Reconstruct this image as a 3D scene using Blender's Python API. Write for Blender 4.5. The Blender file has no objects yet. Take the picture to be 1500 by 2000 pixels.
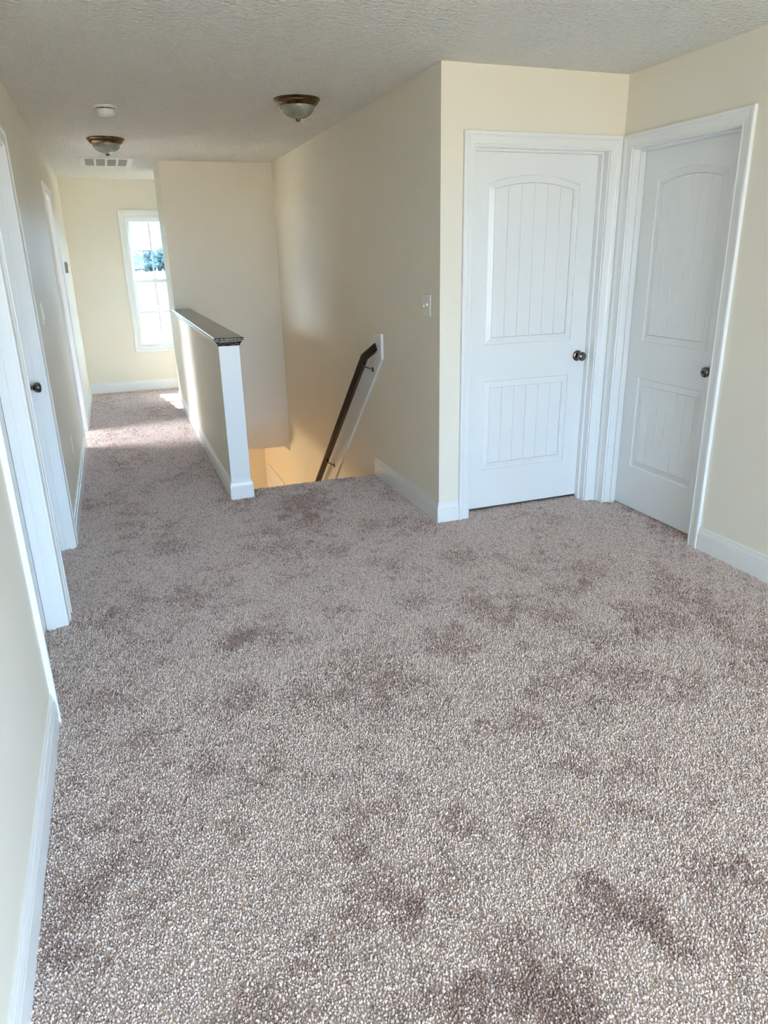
import bpy, bmesh, math, random
import numpy as np
from mathutils import Vector, Matrix

random.seed(7)
scene = bpy.context.scene
COL = scene.collection

# ------------------------------------------------------------------ camera
CAM_R = Vector((0.93801962, -0.34597151, -0.02056498))
CAM_U = Vector((0.13470223, 0.30925571, 0.94139058))
CAM_F = Vector((0.31933448, 0.88581297, -0.33669105))
cam_d = bpy.data.cameras.new('camera')
cam = bpy.data.objects.new('camera', cam_d)
COL.objects.link(cam)
cam.matrix_world = Matrix(((CAM_R.x, CAM_U.x, -CAM_F.x, 0.0),
                           (CAM_R.y, CAM_U.y, -CAM_F.y, 0.0),
                           (CAM_R.z, CAM_U.z, -CAM_F.z, 1.5309),
                           (0, 0, 0, 1)))
cam_d.sensor_fit = 'VERTICAL'
cam_d.sensor_height = 36.0
cam_d.lens = 36.0 * 1393.77 / 2000.0
cam_d.clip_start = 0.05
cam_d.clip_end = 2000
scene.camera = cam

# ------------------------------------------------------------------ light
world = bpy.data.worlds.new('world')
scene.world = world
world.use_nodes = True
wn = world.node_tree
wn.nodes.clear()
w_out = wn.nodes.new('ShaderNodeOutputWorld')
w_bg = wn.nodes.new('ShaderNodeBackground')
w_bg.inputs['Strength'].default_value = 30.5
w_tc = wn.nodes.new('ShaderNodeTexCoord')
w_sep = wn.nodes.new('ShaderNodeSeparateXYZ')
w_ramp = wn.nodes.new('ShaderNodeValToRGB')          # open ground below the horizon, blue sky above it
w_ramp.color_ramp.elements[0].position = 0.490
w_ramp.color_ramp.elements[0].color = (0.40, 0.36, 0.245, 1)
w_ramp.color_ramp.elements[1].position = 0.505
w_ramp.color_ramp.elements[1].color = (0.415, 0.675, 1.0, 1)
w_map = wn.nodes.new('ShaderNodeMath')
w_map.operation = 'MULTIPLY_ADD'
w_map.inputs[1].default_value = 0.5
w_map.inputs[2].default_value = 0.5
wn.links.new(w_tc.outputs['Generated'], w_sep.inputs[0])
wn.links.new(w_sep.outputs['Z'], w_map.inputs[0])
wn.links.new(w_map.outputs[0], w_ramp.inputs['Fac'])
wn.links.new(w_ramp.outputs['Color'], w_bg.inputs['Color'])
wn.links.new(w_bg.outputs[0], w_out.inputs[0])

def link_light(name, data, loc, direction):
    o = bpy.data.objects.new(name, data)
    COL.objects.link(o)
    o.location = loc
    o.rotation_euler = Vector(direction).to_track_quat('-Z', 'Y').to_euler()
    return o

sun_d = bpy.data.lights.new('sun', 'SUN')
sun_d.energy = 40.0
sun_d.angle = math.radians(0.6)
sun_d.color = (1.0, 0.96, 0.88)
link_light('sun', sun_d, (0, 30, 40), (0.14, -1.0, -1.27))

# window openings: a0, a1 along the wall, z0, z1
WIN = (0.284, 0.812, 0.548, 2.034)
AWIN = (8.66, 9.48, 0.35, 2.20)
RWIN = (6.55, 8.05, 0.50, 2.20)
BW1 = (-0.20, 1.15, 0.30, 2.28)
BW2 = (1.30, 2.65, 0.30, 2.28)
SWIN = (-2.30, -1.1, 0.45, 2.25)

def portal(name, centre, into, w, h):
    """guides the sky light through a window opening; gives off no light itself"""
    d = bpy.data.lights.new(name, 'AREA')
    d.shape = 'RECTANGLE'
    d.size, d.size_y = w, h
    d.cycles.is_portal = True
    return link_light(name, d, centre, into)

portal('window_portal', (0.548, 9.70, 1.291), (0, -1, 0), 0.53, 1.49)
portal('window_portal', (1.225, -4.73, 1.29), (0, 1, 0), 2.85, 1.98)
portal('window_portal', (2.95, -1.70, 1.35), (-1, 0, 0), 1.2, 1.8)

# sunlit yard light coming in by the alcove's side window
ad = bpy.data.lights.new('daylight_alcove', 'AREA')
ad.shape = 'RECTANGLE'
ad.size, ad.size_y = 0.90, 1.95
ad.energy = 160
ad.color = (1.0, 0.96, 0.88)
link_light('daylight_alcove', ad, (2.53, 9.07, 1.275), (-1, 0, 0))

# daylight of the room behind the open third door on the left
bd_ = bpy.data.lights.new('daylight_bedroom', 'AREA')
bd_.shape = 'RECTANGLE'
bd_.size, bd_.size_y = 1.55, 1.75
bd_.energy = 90
bd_.spread = math.radians(70)
bd_.color = (1.0, 0.96, 0.90)
link_light('daylight_bedroom', bd_, (-3.36, 7.30, 1.40), (1, 0, -0.85))

cy = scene.cycles
cy.use_adaptive_sampling = True
cy.adaptive_threshold = 0.2
cy.adaptive_min_samples = 20
cy.diffuse_bounces = 8
cy.max_bounces = 9
cy.transparent_max_bounces = 6
cy.glossy_bounces = 3
cy.filter_width = 1.1
cy.sample_clamp_direct = 8.0
cy.sample_clamp_indirect = 8.0
cy.caustics_reflective = False
cy.caustics_refractive = False

scene.view_settings.view_transform = 'Standard'
scene.view_settings.look = 'None'
scene.view_settings.gamma = 1.0
scene.view_settings.use_curve_mapping = False
scene.view_settings.exposure = 0.0

# ------------------------------------------------------------------ dimensions
XL, XR, XS = -0.383, 2.823, 1.696
YD, YW, YB, YB2, YE = 3.724, 9.5715, 7.812, 8.556, 4.857
XH0, XH1, YH, ZC = 0.601, 0.730, 4.686, 1.020
H = 2.44
WT = 0.115
Y0 = -4.6
YSIDE = 1.2
XWEST, XEAST, XALC = -3.2, 4.2, 2.4
ZLOW = -3.12
ZSLAB = -0.36
ZTOP = 2.068          # inner edge of the casing heads
DREC = 0.080          # depth of the door face behind the wall face

# ------------------------------------------------------------------ materials
def mat(name, color, rough=0.5, metal=0.0, spec=0.5):
    m = bpy.data.materials.new(name)
    m.use_nodes = True
    b = m.node_tree.nodes['Principled BSDF']
    b.inputs['Base Color'].default_value = (*color, 1)
    b.inputs['Roughness'].default_value = rough
    b.inputs['Metallic'].default_value = metal
    b.inputs['Specular IOR Level'].default_value = spec
    return m

def N(m, t, **kw):
    n = m.node_tree.nodes.new(t)
    for k, v in kw.items():
        if k in n.inputs:
            n.inputs[k].default_value = v
        else:
            setattr(n, k, v)
    return n

def L(m, a, b):
    m.node_tree.links.new(a, b)

def bsdf(m):
    return m.node_tree.nodes['Principled BSDF']

def add_bump(m, scale, strength, dist, detail=3.0, coord='Object', rough=0.6):
    tc = N(m, 'ShaderNodeTexCoord')
    nz = N(m, 'ShaderNodeTexNoise', Scale=scale, Detail=detail, Roughness=rough)
    bp = N(m, 'ShaderNodeBump', Strength=strength, Distance=dist)
    L(m, tc.outputs[coord], nz.inputs['Vector'])
    L(m, nz.outputs['Fac'], bp.inputs['Height'])
    L(m, bp.outputs['Normal'], bsdf(m).inputs['Normal'])
    return tc, nz, bp

def colour_noise(m, c1, c2, scale, detail=3.0, lo=0.35, hi=0.65, coord='Object', stretch=None):
    tc = N(m, 'ShaderNodeTexCoord')
    nz = N(m, 'ShaderNodeTexNoise', Scale=scale, Detail=detail)
    src = tc.outputs[coord]
    if stretch:
        mp = N(m, 'ShaderNodeMapping')
        mp.inputs['Scale'].default_value = stretch
        L(m, src, mp.inputs['Vector'])
        src = mp.outputs['Vector']
    L(m, src, nz.inputs['Vector'])
    cr = N(m, 'ShaderNodeValToRGB')
    cr.color_ramp.elements[0].position = lo
    cr.color_ramp.elements[0].color = (*c1, 1)
    cr.color_ramp.elements[1].position = hi
    cr.color_ramp.elements[1].color = (*c2, 1)
    L(m, nz.outputs['Fac'], cr.inputs['Fac'])
    L(m, cr.outputs['Color'], bsdf(m).inputs['Base Color'])
    return nz, cr

M_WALL = mat('beige_wall_paint', (0.80, 0.75, 0.65), 0.55, spec=0.3)
colour_noise(M_WALL, (0.790, 0.740, 0.640), (0.810, 0.760, 0.660), 1.3)
add_bump(M_WALL, 260.0, 0.10, 0.002)
M_TRIM = mat('white_trim_paint', (0.80, 0.81, 0.81), 0.28)
add_bump(M_TRIM, 18.0, 0.02, 0.004)
M_DOOR = mat('white_door_paint', (0.79, 0.80, 0.80), 0.33)
add_bump(M_DOOR, 120.0, 0.03, 0.001)

M_CEIL = mat('textured_ceiling_paint', (0.86, 0.85, 0.80), 0.9, spec=0.15)
_tc = N(M_CEIL, 'ShaderNodeTexCoord')
_n1 = N(M_CEIL, 'ShaderNodeTexNoise', Scale=55.0, Detail=4.0, Roughness=0.6, Distortion=0.8)
_vo = N(M_CEIL, 'ShaderNodeTexVoronoi', Scale=42.0)
_mx = N(M_CEIL, 'ShaderNodeMath', operation='ADD')
_bp = N(M_CEIL, 'ShaderNodeBump', Strength=1.0, Distance=0.014)
L(M_CEIL, _tc.outputs['Object'], _n1.inputs['Vector'])
L(M_CEIL, _tc.outputs['Object'], _vo.inputs['Vector'])
L(M_CEIL, _n1.outputs['Fac'], _mx.inputs[0])
L(M_CEIL, _vo.outputs['Distance'], _mx.inputs[1])
L(M_CEIL, _mx.outputs[0], _bp.inputs['Height'])
L(M_CEIL, _bp.outputs['Normal'], bsdf(M_CEIL).inputs['Normal'])

M_NICKEL = mat('brushed_nickel', (0.20, 0.185, 0.17), 0.22, 1.0)
add_bump(M_NICKEL, 300.0, 0.03, 0.0005)
M_BRONZE = mat('antique_bronze', (0.17, 0.105, 0.055), 0.22, 1.0)
colour_noise(M_BRONZE, (0.13, 0.08, 0.042), (0.22, 0.14, 0.075), 14.0)
M_BLACKMETAL = mat('dark_bracket_metal', (0.10, 0.095, 0.085), 0.3, 1.0)
colour_noise(M_BLACKMETAL, (0.08, 0.075, 0.07), (0.14, 0.13, 0.115), 40.0)

M_ALAB = mat('alabaster_glass', (0.60, 0.62, 0.56), 0.18)
_nz, _cr = colour_noise(M_ALAB, (0.19, 0.20, 0.175), (0.36, 0.37, 0.33), 7.0, 4.0, 0.35, 0.7)
_nz.inputs['Distortion'].default_value = 1.6
M_PLASTIC = mat('white_plastic', (0.78, 0.78, 0.74), 0.35)
colour_noise(M_PLASTIC, (0.76, 0.76, 0.72), (0.80, 0.80, 0.77), 30.0)
M_DARKPLASTIC = mat('grey_plastic', (0.36, 0.34, 0.30), 0.4)
colour_noise(M_DARKPLASTIC, (0.34, 0.32, 0.28), (0.38, 0.36, 0.32), 30.0)
M_BLACK = mat('black_slot', (0.012, 0.012, 0.012), 0.7)
colour_noise(M_BLACK, (0.010, 0.010, 0.010), (0.016, 0.016, 0.016), 40.0)
M_VENT = mat('vent_enamel', (0.80, 0.80, 0.77), 0.4)
colour_noise(M_VENT, (0.78, 0.78, 0.75), (0.82, 0.82, 0.79), 12.0)

M_LOUVER = mat('grey_louver_enamel', (0.40, 0.40, 0.37), 0.5)
colour_noise(M_LOUVER, (0.38, 0.38, 0.35), (0.42, 0.42, 0.39), 12.0)

def wood(name, c1, c2, rough, stretch, scale=4.0, lo=0.38, hi=0.62):
    m = mat(name, c1, rough)
    nz, cr = colour_noise(m, c1, c2, scale, 6.0, lo, hi, stretch=stretch)
    nz.inputs['Distortion'].default_value = 1.8
    return m

M_OAK = wood('espresso_stained_oak', (0.014, 0.009, 0.007), (0.150, 0.112, 0.085), 0.20, (22.0, 2.4, 22.0), 2.2, 0.44, 0.60)
M_RAIL = wood('walnut_stained_rail', (0.003, 0.0016, 0.0012), (0.022, 0.009, 0.006), 0.26, (30.0, 3.0, 30.0), 3.0)
M_LOWFLOOR = wood('oak_floorboards', (0.36, 0.23, 0.11), (0.46, 0.31, 0.16), 0.35, (12.0, 1.0, 1.0))

M_GLASS = bpy.data.materials.new('window_glass')
M_GLASS.use_nodes = True
_nt = M_GLASS.node_tree
_nt.nodes.clear()
_o = _nt.nodes.new('ShaderNodeOutputMaterial')
_mxs = _nt.nodes.new('ShaderNodeMixShader')
_mxs.inputs[0].default_value = 0.06
_tr = _nt.nodes.new('ShaderNodeBsdfTransparent')
_tr.inputs[0].default_value = (0.95, 0.98, 0.97, 1)
_gl = _nt.nodes.new('ShaderNodeBsdfGlossy')
_gl.inputs['Roughness'].default_value = 0.02
_nt.links.new(_tr.outputs[0], _mxs.inputs[1])
_nt.links.new(_gl.outputs[0], _mxs.inputs[2])
_nt.links.new(_mxs.outputs[0], _o.inputs[0])

# carpet: 'patch' is painted shade of leaning pile, stored on the floor mesh (0 pale .. 1 dark)
def carpet_material(name, attr_type, per_tuft):
    m = mat(name, (0.3, 0.26, 0.24), 0.95, spec=0.05)
    bsdf(m).inputs['Sheen Weight'].default_value = 0.4
    bsdf(m).inputs['Sheen Roughness'].default_value = 0.45
    at = N(m, 'ShaderNodeAttribute', attribute_name='patch', attribute_type=attr_type)
    mixp = N(m, 'ShaderNodeMix', data_type='RGBA')
    mixp.inputs[6].default_value = (0.705, 0.600, 0.560, 1)
    mixp.inputs[7].default_value = (0.375, 0.268, 0.245, 1)
    if not per_tuft:
        L(m, at.outputs['Fac'], mixp.inputs[0])
    else:
        oi = N(m, 'ShaderNodeObjectInfo')
        wn_ = N(m, 'ShaderNodeTexWhiteNoise', noise_dimensions='1D')
        L(m, oi.outputs['Random'], wn_.inputs['W'])
        sb = N(m, 'ShaderNodeMath', operation='SUBTRACT')
        L(m, at.outputs['Fac'], sb.inputs[0])
        L(m, wn_.outputs['Value'], sb.inputs[1])
        ma = N(m, 'ShaderNodeMath', operation='MULTIPLY_ADD', use_clamp=True)
        ma.inputs[1].default_value = 1.6
        ma.inputs[2].default_value = 0.62
        L(m, sb.outputs[0], ma.inputs[0])
        L(m, ma.outputs[0], mixp.inputs[0])
        cr = N(m, 'ShaderNodeValToRGB')
        e = cr.color_ramp.elements
        e[0].position = 0.0
        e[0].color = (0.55, 0.53, 0.52, 1)
        e[1].position = 1.0
        e[1].color = (1.18, 1.18, 1.18, 1)
        e2 = e.new(0.22)
        e2.color = (0.86, 0.85, 0.84, 1)
        e3 = e.new(0.75)
        e3.color = (1.08, 1.08, 1.08, 1)
        L(m, oi.outputs['Random'], cr.inputs['Fac'])
        mul = N(m, 'ShaderNodeMix', data_type='RGBA', blend_type='MULTIPLY')
        mul.inputs[0].default_value = 1.0
        L(m, mixp.outputs[2], mul.inputs[6])
        L(m, cr.outputs['Color'], mul.inputs[7])
        L(m, mul.outputs[2], bsdf(m).inputs['Base Color'])
    if not per_tuft:
        tc = N(m, 'ShaderNodeTexCoord')
        nz = N(m, 'ShaderNodeTexNoise', Scale=170.0, Detail=2.0)
        L(m, tc.outputs['Object'], nz.inputs['Vector'])
        cr = N(m, 'ShaderNodeValToRGB')
        cr.color_ramp.elements[0].position = 0.3
        cr.color_ramp.elements[0].color = (0.70, 0.69, 0.68, 1)
        cr.color_ramp.elements[1].position = 0.7
        cr.color_ramp.elements[1].color = (1.15, 1.15, 1.15, 1)
        L(m, nz.outputs['Fac'], cr.inputs['Fac'])
        mul = N(m, 'ShaderNodeMix', data_type='RGBA', blend_type='MULTIPLY')
        mul.inputs[0].default_value = 1.0
        L(m, mixp.outputs[2], mul.inputs[6])
        L(m, cr.outputs['Color'], mul.inputs[7])
        L(m, mul.outputs[2], bsdf(m).inputs['Base Color'])
        bp = N(m, 'ShaderNodeBump', Strength=0.9, Distance=0.006)
        L(m, nz.outputs['Fac'], bp.inputs['Height'])
        L(m, bp.outputs['Normal'], bsdf(m).inputs['Normal'])
    return m

M_CARPET = carpet_material('taupe_carpet', 'GEOMETRY', False)
M_TUFT = carpet_material('taupe_carpet_tuft', 'INSTANCER', True)

M_GROUND = mat('dry_field', (0.5, 0.45, 0.3), 0.95)
_nz, _cr = colour_noise(M_GROUND, (0.016, 0.022, 0.012), (0.036, 0.034, 0.029), 0.05, 8.0, 0.36, 0.52)
M_LEAF = mat('haze_tinted_foliage', (0.16, 0.30, 0.28), 0.8)
colour_noise(M_LEAF, (0.017, 0.037, 0.037), (0.024, 0.050, 0.049), 0.5, 5.0)  # blue of the distance haze is painted into the leaf colour
M_BARK = mat('grey_bark', (0.16, 0.13, 0.10), 0.9)
colour_noise(M_BARK, (0.12, 0.10, 0.08), (0.2, 0.16, 0.12), 3.0)

# ------------------------------------------------------------------ helpers
def obj(name, me, material, parent=None, smooth=False):
    o = bpy.data.objects.new(name, me)
    COL.objects.link(o)
    if material is not None and not me.materials:
        me.materials.append(material)
    if smooth:
        me.polygons.foreach_set('use_smooth', [True] * len(me.polygons))
    if parent is not None:
        o.parent = parent
    return o

def from_bm(name, bm, material, parent=None, smooth=False, recalc=True):
    if recalc:
        bmesh.ops.recalc_face_normals(bm, faces=bm.faces[:])
    me = bpy.data.meshes.new(name)
    bm.to_mesh(me)
    bm.free()
    return obj(name, me, material, parent, smooth)

def empty(name, loc=(0, 0, 0), rz=0.0):
    o = bpy.data.objects.new(name, None)
    o.empty_display_size = 0.1
    COL.objects.link(o)
    o.location = loc
    o.rotation_euler = (0, 0, rz)
    return o

def tag(o, label, cat, group=None, kind=None):
    o['label'] = label
    o['category'] = cat
    if group:
        o['group'] = group
    if kind:
        o['kind'] = kind
    return o

def box(bm, x0, x1, y0, y1, z0, z1):
    vs = [bm.verts.new(c) for c in ((x0, y0, z0), (x1, y0, z0), (x1, y1, z0), (x0, y1, z0),
                                    (x0, y0, z1), (x1, y0, z1), (x1, y1, z1), (x0, y1, z1))]
    for f in ((0, 3, 2, 1), (4, 5, 6, 7), (0, 1, 5, 4), (1, 2, 6, 5), (2, 3, 7, 6), (3, 0, 4, 7)):
        bm.faces.new([vs[i] for i in f])
    return vs

def bevel_all(bm, w, seg=2):
    bmesh.ops.bevel(bm, geom=bm.edges[:], offset=w, segments=seg, profile=0.5, affect='EDGES')

def boxes_obj(name, boxes, material, parent=None, bevel=0.0):
    bm = bmesh.new()
    for b in boxes:
        box(bm, *b)
    if bevel:
        bevel_all(bm, bevel)
    return from_bm(name, bm, material, parent)

def lathe(name, prof, material, parent=None, seg=48, axis='Z', loc=(0, 0, 0), smooth=True):
    """prof: list of (r, t) ; t along axis."""
    bm = bmesh.new()
    rings = []
    for r, t in prof:
        if r < 1e-6:
            rings.append([bm.verts.new((0, 0, t))])
        else:
            rings.append([bm.verts.new((r * math.cos(2 * math.pi * i / seg), r * math.sin(2 * math.pi * i / seg), t)) for i in range(seg)])
    for a, b in zip(rings, rings[1:]):
        for i in range(seg):
            j = (i + 1) % seg
            if len(a) == 1 and len(b) == 1:
                continue
            if len(a) == 1:
                bm.faces.new((a[0], b[i], b[j]))
            elif len(b) == 1:
                bm.faces.new((a[i], a[j], b[0]))
            else:
                bm.faces.new((a[i], a[j], b[j], b[i]))
    if len(rings[0]) > 1:
        bm.faces.new(rings[0])
    if len(rings[-1]) > 1:
        bm.faces.new(rings[-1])
    rot = {'Z': Matrix(), '-X': Matrix.Rotation(-math.pi / 2, 4, 'Y'), 'X': Matrix.Rotation(math.pi / 2, 4, 'Y'),
           '-Y': Matrix.Rotation(math.pi / 2, 4, 'X'), '-Z': Matrix.Rotation(math.pi, 4, 'X')}[axis]
    bmesh.ops.transform(bm, matrix=Matrix.Translation(loc) @ rot, verts=bm.verts[:])
    o = from_bm(name, bm, material, parent, smooth)
    if smooth:
        auto_smooth(o.data, 35)
    return o

def auto_smooth(me, deg):
    bm = bmesh.new()
    bm.from_mesh(me)
    lim = math.radians(deg)
    for e in bm.edges:
        if len(e.link_faces) == 2 and e.calc_face_angle(0) > lim:
            e.smooth = False
    bm.to_mesh(me)
    bm.free()

def wall_map(kind, c):
    """(a along the wall, z, v out of the wall face) -> world"""
    if kind == '-Y':
        return lambda a, z, v: (a, c - v, z)
    if kind == '+Y':
        return lambda a, z, v: (a, c + v, z)
    if kind == '-X':
        return lambda a, z, v: (c - v, a, z)
    return lambda a, z, v: (c + v, a, z)

def wall_cells(a0, a1, z0, z1, holes):
    """split a wall rectangle around rectangular holes -> list of (a0,a1,z0,z1)"""
    as_ = sorted({a0, a1, *[h[0] for h in holes], *[h[1] for h in holes]})
    out = []
    for p, q in zip(as_, as_[1:]):
        mid = (p + q) / 2
        hs = sorted([h for h in holes if h[0] < mid < h[1]], key=lambda h: h[2])
        z = z0
        for h in hs:
            if h[2] > z:
                out.append((p, q, z, h[2]))
            z = h[3]
        if z < z1:
            out.append((p, q, z, z1))
    return out

def wall(name, kind, c, a0, a1, z0, z1, holes=(), t=WT, material=None, label='', parent=None):
    f = wall_map(kind, c)
    bm = bmesh.new()
    for p, q, zz0, zz1 in wall_cells(a0, a1, z0, z1, holes):
        A, B = f(p, zz0, 0), f(q, zz1, -t)
        box(bm, min(A[0], B[0]), max(A[0], B[0]), min(A[1], B[1]), max(A[1], B[1]), min(zz0, zz1), max(zz0, zz1))
    bmesh.ops.remove_doubles(bm, verts=bm.verts[:], dist=1e-5)
    o = from_bm(name, bm, material or M_WALL, parent)
    if label:
        tag(o, label, 'wall', kind='structure')
    return o

CASING = [(0.000, 0.0), (0.000, 0.0085), (0.0022, 0.0108), (0.0085, 0.0108), (0.0108, 0.0085), (0.0135, 0.0090),
          (0.030, 0.0110), (0.041, 0.0128), (0.0475, 0.0165), (0.0505, 0.0155), (0.053, 0.0180), (0.0665, 0.0190),
          (0.0695, 0.0175), (0.070, 0.015), (0.070, 0.0)]

def casing(f, a0, a1, z0, z1, parent, full=False, skip=()):
    """mitred casing legs and head around an opening; every piece its own mesh"""
    segs = []
    if 'left' not in skip:
        segs.append(('left', lambda u: (a0 - u, (z0 - u) if full else z0), lambda u: (a0 - u, z1 + u)))
    segs.append(('head', lambda u: (a0 - u, z1 + u), lambda u: (a1 + u, z1 + u)))
    if 'right' not in skip:
        segs.append(('right', lambda u: (a1 + u, (z0 - u) if full else z0), lambda u: (a1 + u, z1 + u)))
    if full:
        segs.append(('foot', lambda u: (a0 - u, z0 - u), lambda u: (a1 + u, z0 - u)))
    for _, s, e in segs:
        bm = bmesh.new()
        A = [bm.verts.new(f(*s(u), v)) for u, v in CASING]
        B = [bm.verts.new(f(*e(u), v)) for u, v in CASING]
        n = len(A)
        for i in range(n):
            j = (i + 1) % n
            bm.faces.new((A[i], A[j], B[j], B[i]))
        bm.faces.new(A)
        bm.faces.new(B)
        from_bm('casing', bm, M_TRIM, parent)

BASE = [(0.0, 0.0), (0.0140, 0.0), (0.0140, 0.0870), (0.0110, 0.0885), (0.0110, 0.0905), (0.0130, 0.0925),
        (0.0120, 0.1010), (0.0095, 0.1100), (0.0085, 0.1145), (0.0062, 0.1155), (0.0062, 0.1285), (0.0045, 0.1310), (0.0, 0.1310)]

def baseboard(name, pts, label):
    """pts: wall-face polyline, room on the left-hand side of the direction of travel"""
    P = [Vector((x, y)) for x, y in pts]
    nrm = []
    for a, b in zip(P, P[1:]):
        d = (b - a).normalized()
        nrm.append(Vector((-d.y, d.x)))
    bm = bmesh.new()
    rings = []
    for i, p in enumerate(P):
        if i == 0:
            m = nrm[0]
        elif i == len(P) - 1:
            m = nrm[-1]
        else:
            s = nrm[i - 1] + nrm[i]
            m = s / s.dot(nrm[i])
        rings.append([bm.verts.new((p.x + m.x * v, p.y + m.y * v, z - 0.006)) for v, z in BASE])
    n = len(BASE)
    for A, B in zip(rings, rings[1:]):
        for i in range(n):
            j = (i + 1) % n
            bm.faces.new((A[i], A[j], B[j], B[i]))
    bm.faces.new(rings[0])
    bm.faces.new(rings[-1])
    o = from_bm(name, bm, M_TRIM)
    tag(o, label, 'baseboard', kind='structure')
    return o

# ------------------------------------------------------------------ structure: slab, ceiling, walls
SLABS = [(XWEST, XR + WT, Y0, YSIDE, ZSLAB, -0.006),
         (XWEST, XEAST, YSIDE, YD + WT, ZSLAB, -0.006),
         (XWEST, XS, YD + WT, YE - 0.012, ZSLAB, -0.006),
         (XWEST, XH1 - 0.03, YE - 0.012, YB + 0.05, ZSLAB, -0.006),
         (XS + WT, XEAST, YD + WT, YB + 0.05, ZSLAB, -0.006),
         (XWEST, XEAST, YB + 0.05, YB2, ZSLAB, -0.006),
         (XWEST, XALC + 0.1, YB2, YW + WT, ZSLAB, -0.006)]

def patch_field(x, y):
    """0..1 painted shade of the leaning, trodden pile at floor points"""
    rng = np.random.RandomState(5)
    v = np.zeros_like(x)
    tot = 0
    for k in range(5):
        fr = 1.6 * (1.9 ** k)
        am = 0.92 ** k
        for _ in range(5):
            a = rng.uniform(0, 2 * math.pi)
            ph = rng.uniform(0, 2 * math.pi)
            wob = rng.uniform(0.6, 1.4)
            ph2 = rng.uniform(0, 6.28)
            u = (x * math.cos(a) + y * math.sin(a))
            w = (-x * math.sin(a) + y * math.cos(a))
            v += am * np.sin(2 * math.pi * fr * wob * u / 1.7 + ph + 1.3 * np.sin(2.1 * fr * w + ph2))
            tot += am * am
    v = v / math.sqrt(tot / 2)
    out = 0.50 * np.clip(v * 0.55 - 0.02, 0, 1.2)
    for cx, cy, rx, ry, ang, s in PILE_SHADES:
        dx, dy = x - cx, y - cy
        c, sn = math.cos(ang), math.sin(ang)
        u = (dx * c + dy * sn) / rx
        w = (-dx * sn + dy * c) / ry
        d = np.sqrt(u * u + w * w) / 1.25 + 0.55 * v
        out += 0.95 * s * np.clip(1.2 - d, 0, 0.9)
    return np.clip(out, 0, 1)

# shade of leaning, trodden pile, painted as dark spots: x, y, rx, ry, angle, strength
PILE_SHADES = [
    (0.991, 4.393, 0.138, 0.182, -0.41, 0.75),
    (1.301, 3.842, 0.070, 0.108, -0.41, 0.55),
    (0.952, 4.041, 0.143, 0.112, -0.41, 0.55),
    (0.702, 3.702, 0.118, 0.107, -0.40, 0.55),
    (0.945, 3.558, 0.077, 0.091, -0.40, 0.55),
    (-0.231, 3.149, 0.117, 0.082, -0.39, 0.55),
    (-0.108, 3.205, 0.087, 0.076, -0.39, 0.55),
    (0.139, 3.245, 0.112, 0.080, -0.39, 0.55),
    (0.124, 3.989, 0.094, 0.086, -0.40, 0.55),
    (0.437, 2.749, 0.090, 0.072, -0.39, 0.55),
    (0.327, 2.819, 0.041, 0.057, -0.39, 0.55),
    (-0.247, 2.513, 0.078, 0.077, -0.38, 0.55),
    (0.215, 2.309, 0.077, 0.064, -0.38, 0.55),
    (0.474, 2.222, 0.068, 0.080, -0.38, 0.55),
    (0.774, 2.367, 0.052, 0.100, -0.39, 0.55),
    (0.794, 2.859, 0.064, 0.063, -0.39, 0.55),
    (0.096, 1.965, 0.074, 0.036, -0.38, 0.75),
    (0.222, 1.844, 0.050, 0.033, -0.38, 0.55),
    (0.380, 1.822, 0.032, 0.025, -0.38, 0.55),
    (0.477, 1.599, 0.035, 0.045, -0.03, 0.55),
    (0.427, 1.495, 0.038, 0.064, -0.02, 0.55),
    (0.449, 1.348, 0.050, 0.070, -0.02, 0.75),
    (0.474, 1.232, 0.051, 0.051, -0.02, 0.75),
    (0.629, 1.295, 0.054, 0.057, -0.37, 0.55),
    (1.157, 1.793, 0.076, 0.061, -0.38, 0.55),
    (1.636, 1.917, 0.105, 0.096, -0.39, 0.55),
    (1.742, 2.190, 0.086, 0.078, -0.39, 0.55),
    (2.121, 2.230, 0.090, 0.088, -0.39, 0.55),
    (2.086, 2.814, 0.082, 0.081, -0.40, 0.55),
    (1.867, 2.645, 0.066, 0.071, -0.40, 0.55),
    (1.595, 3.181, 0.069, 0.074, -0.40, 0.55),
    (1.155, 2.384, 0.067, 0.067, -0.39, 0.55),
    (0.654, 1.680, 0.029, 0.037, -0.38, 0.55),
    (0.946, 1.056, 0.062, 0.046, -0.37, 0.55),
    (0.679, 1.063, 0.065, 0.047, -0.37, 0.55),
    (0.967, 1.363, 0.039, 0.044, -0.38, 0.55),
    (0.614, 0.951, 0.090, 0.040, -0.37, 0.55),
    (0.153, 1.116, 0.090, 0.040, -0.37, 0.55),
    (1.041, 1.051, 0.046, 0.041, -0.37, 0.55),
    (0.242, 1.191, 0.037, 0.034, -0.37, 0.55),
    (1.239, 1.048, 0.047, 0.060, -0.37, 0.55),
    (0.755, 0.927, 0.071, 0.047, -0.37, 0.55),
    (1.045, 0.921, 0.043, 0.037, -0.37, 0.55),
    (0.461, 1.016, 0.060, 0.035, -0.37, 0.55),
    (1.275, 1.934, 0.042, 0.047, -0.38, 0.55),
    (0.932, 2.164, 0.044, 0.049, -0.39, 0.55),
    (1.334, 1.473, 0.043, 0.044, -0.38, 0.55),
    (1.862, 1.787, 0.051, 0.052, -0.39, 0.55),
    (-0.064, 2.196, 0.048, 0.041, -0.38, 0.55),
    (1.184, 2.810, 0.076, 0.066, -0.39, 0.55),
    (1.382, 2.615, 0.074, 0.063, -0.39, 0.55),
]

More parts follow.
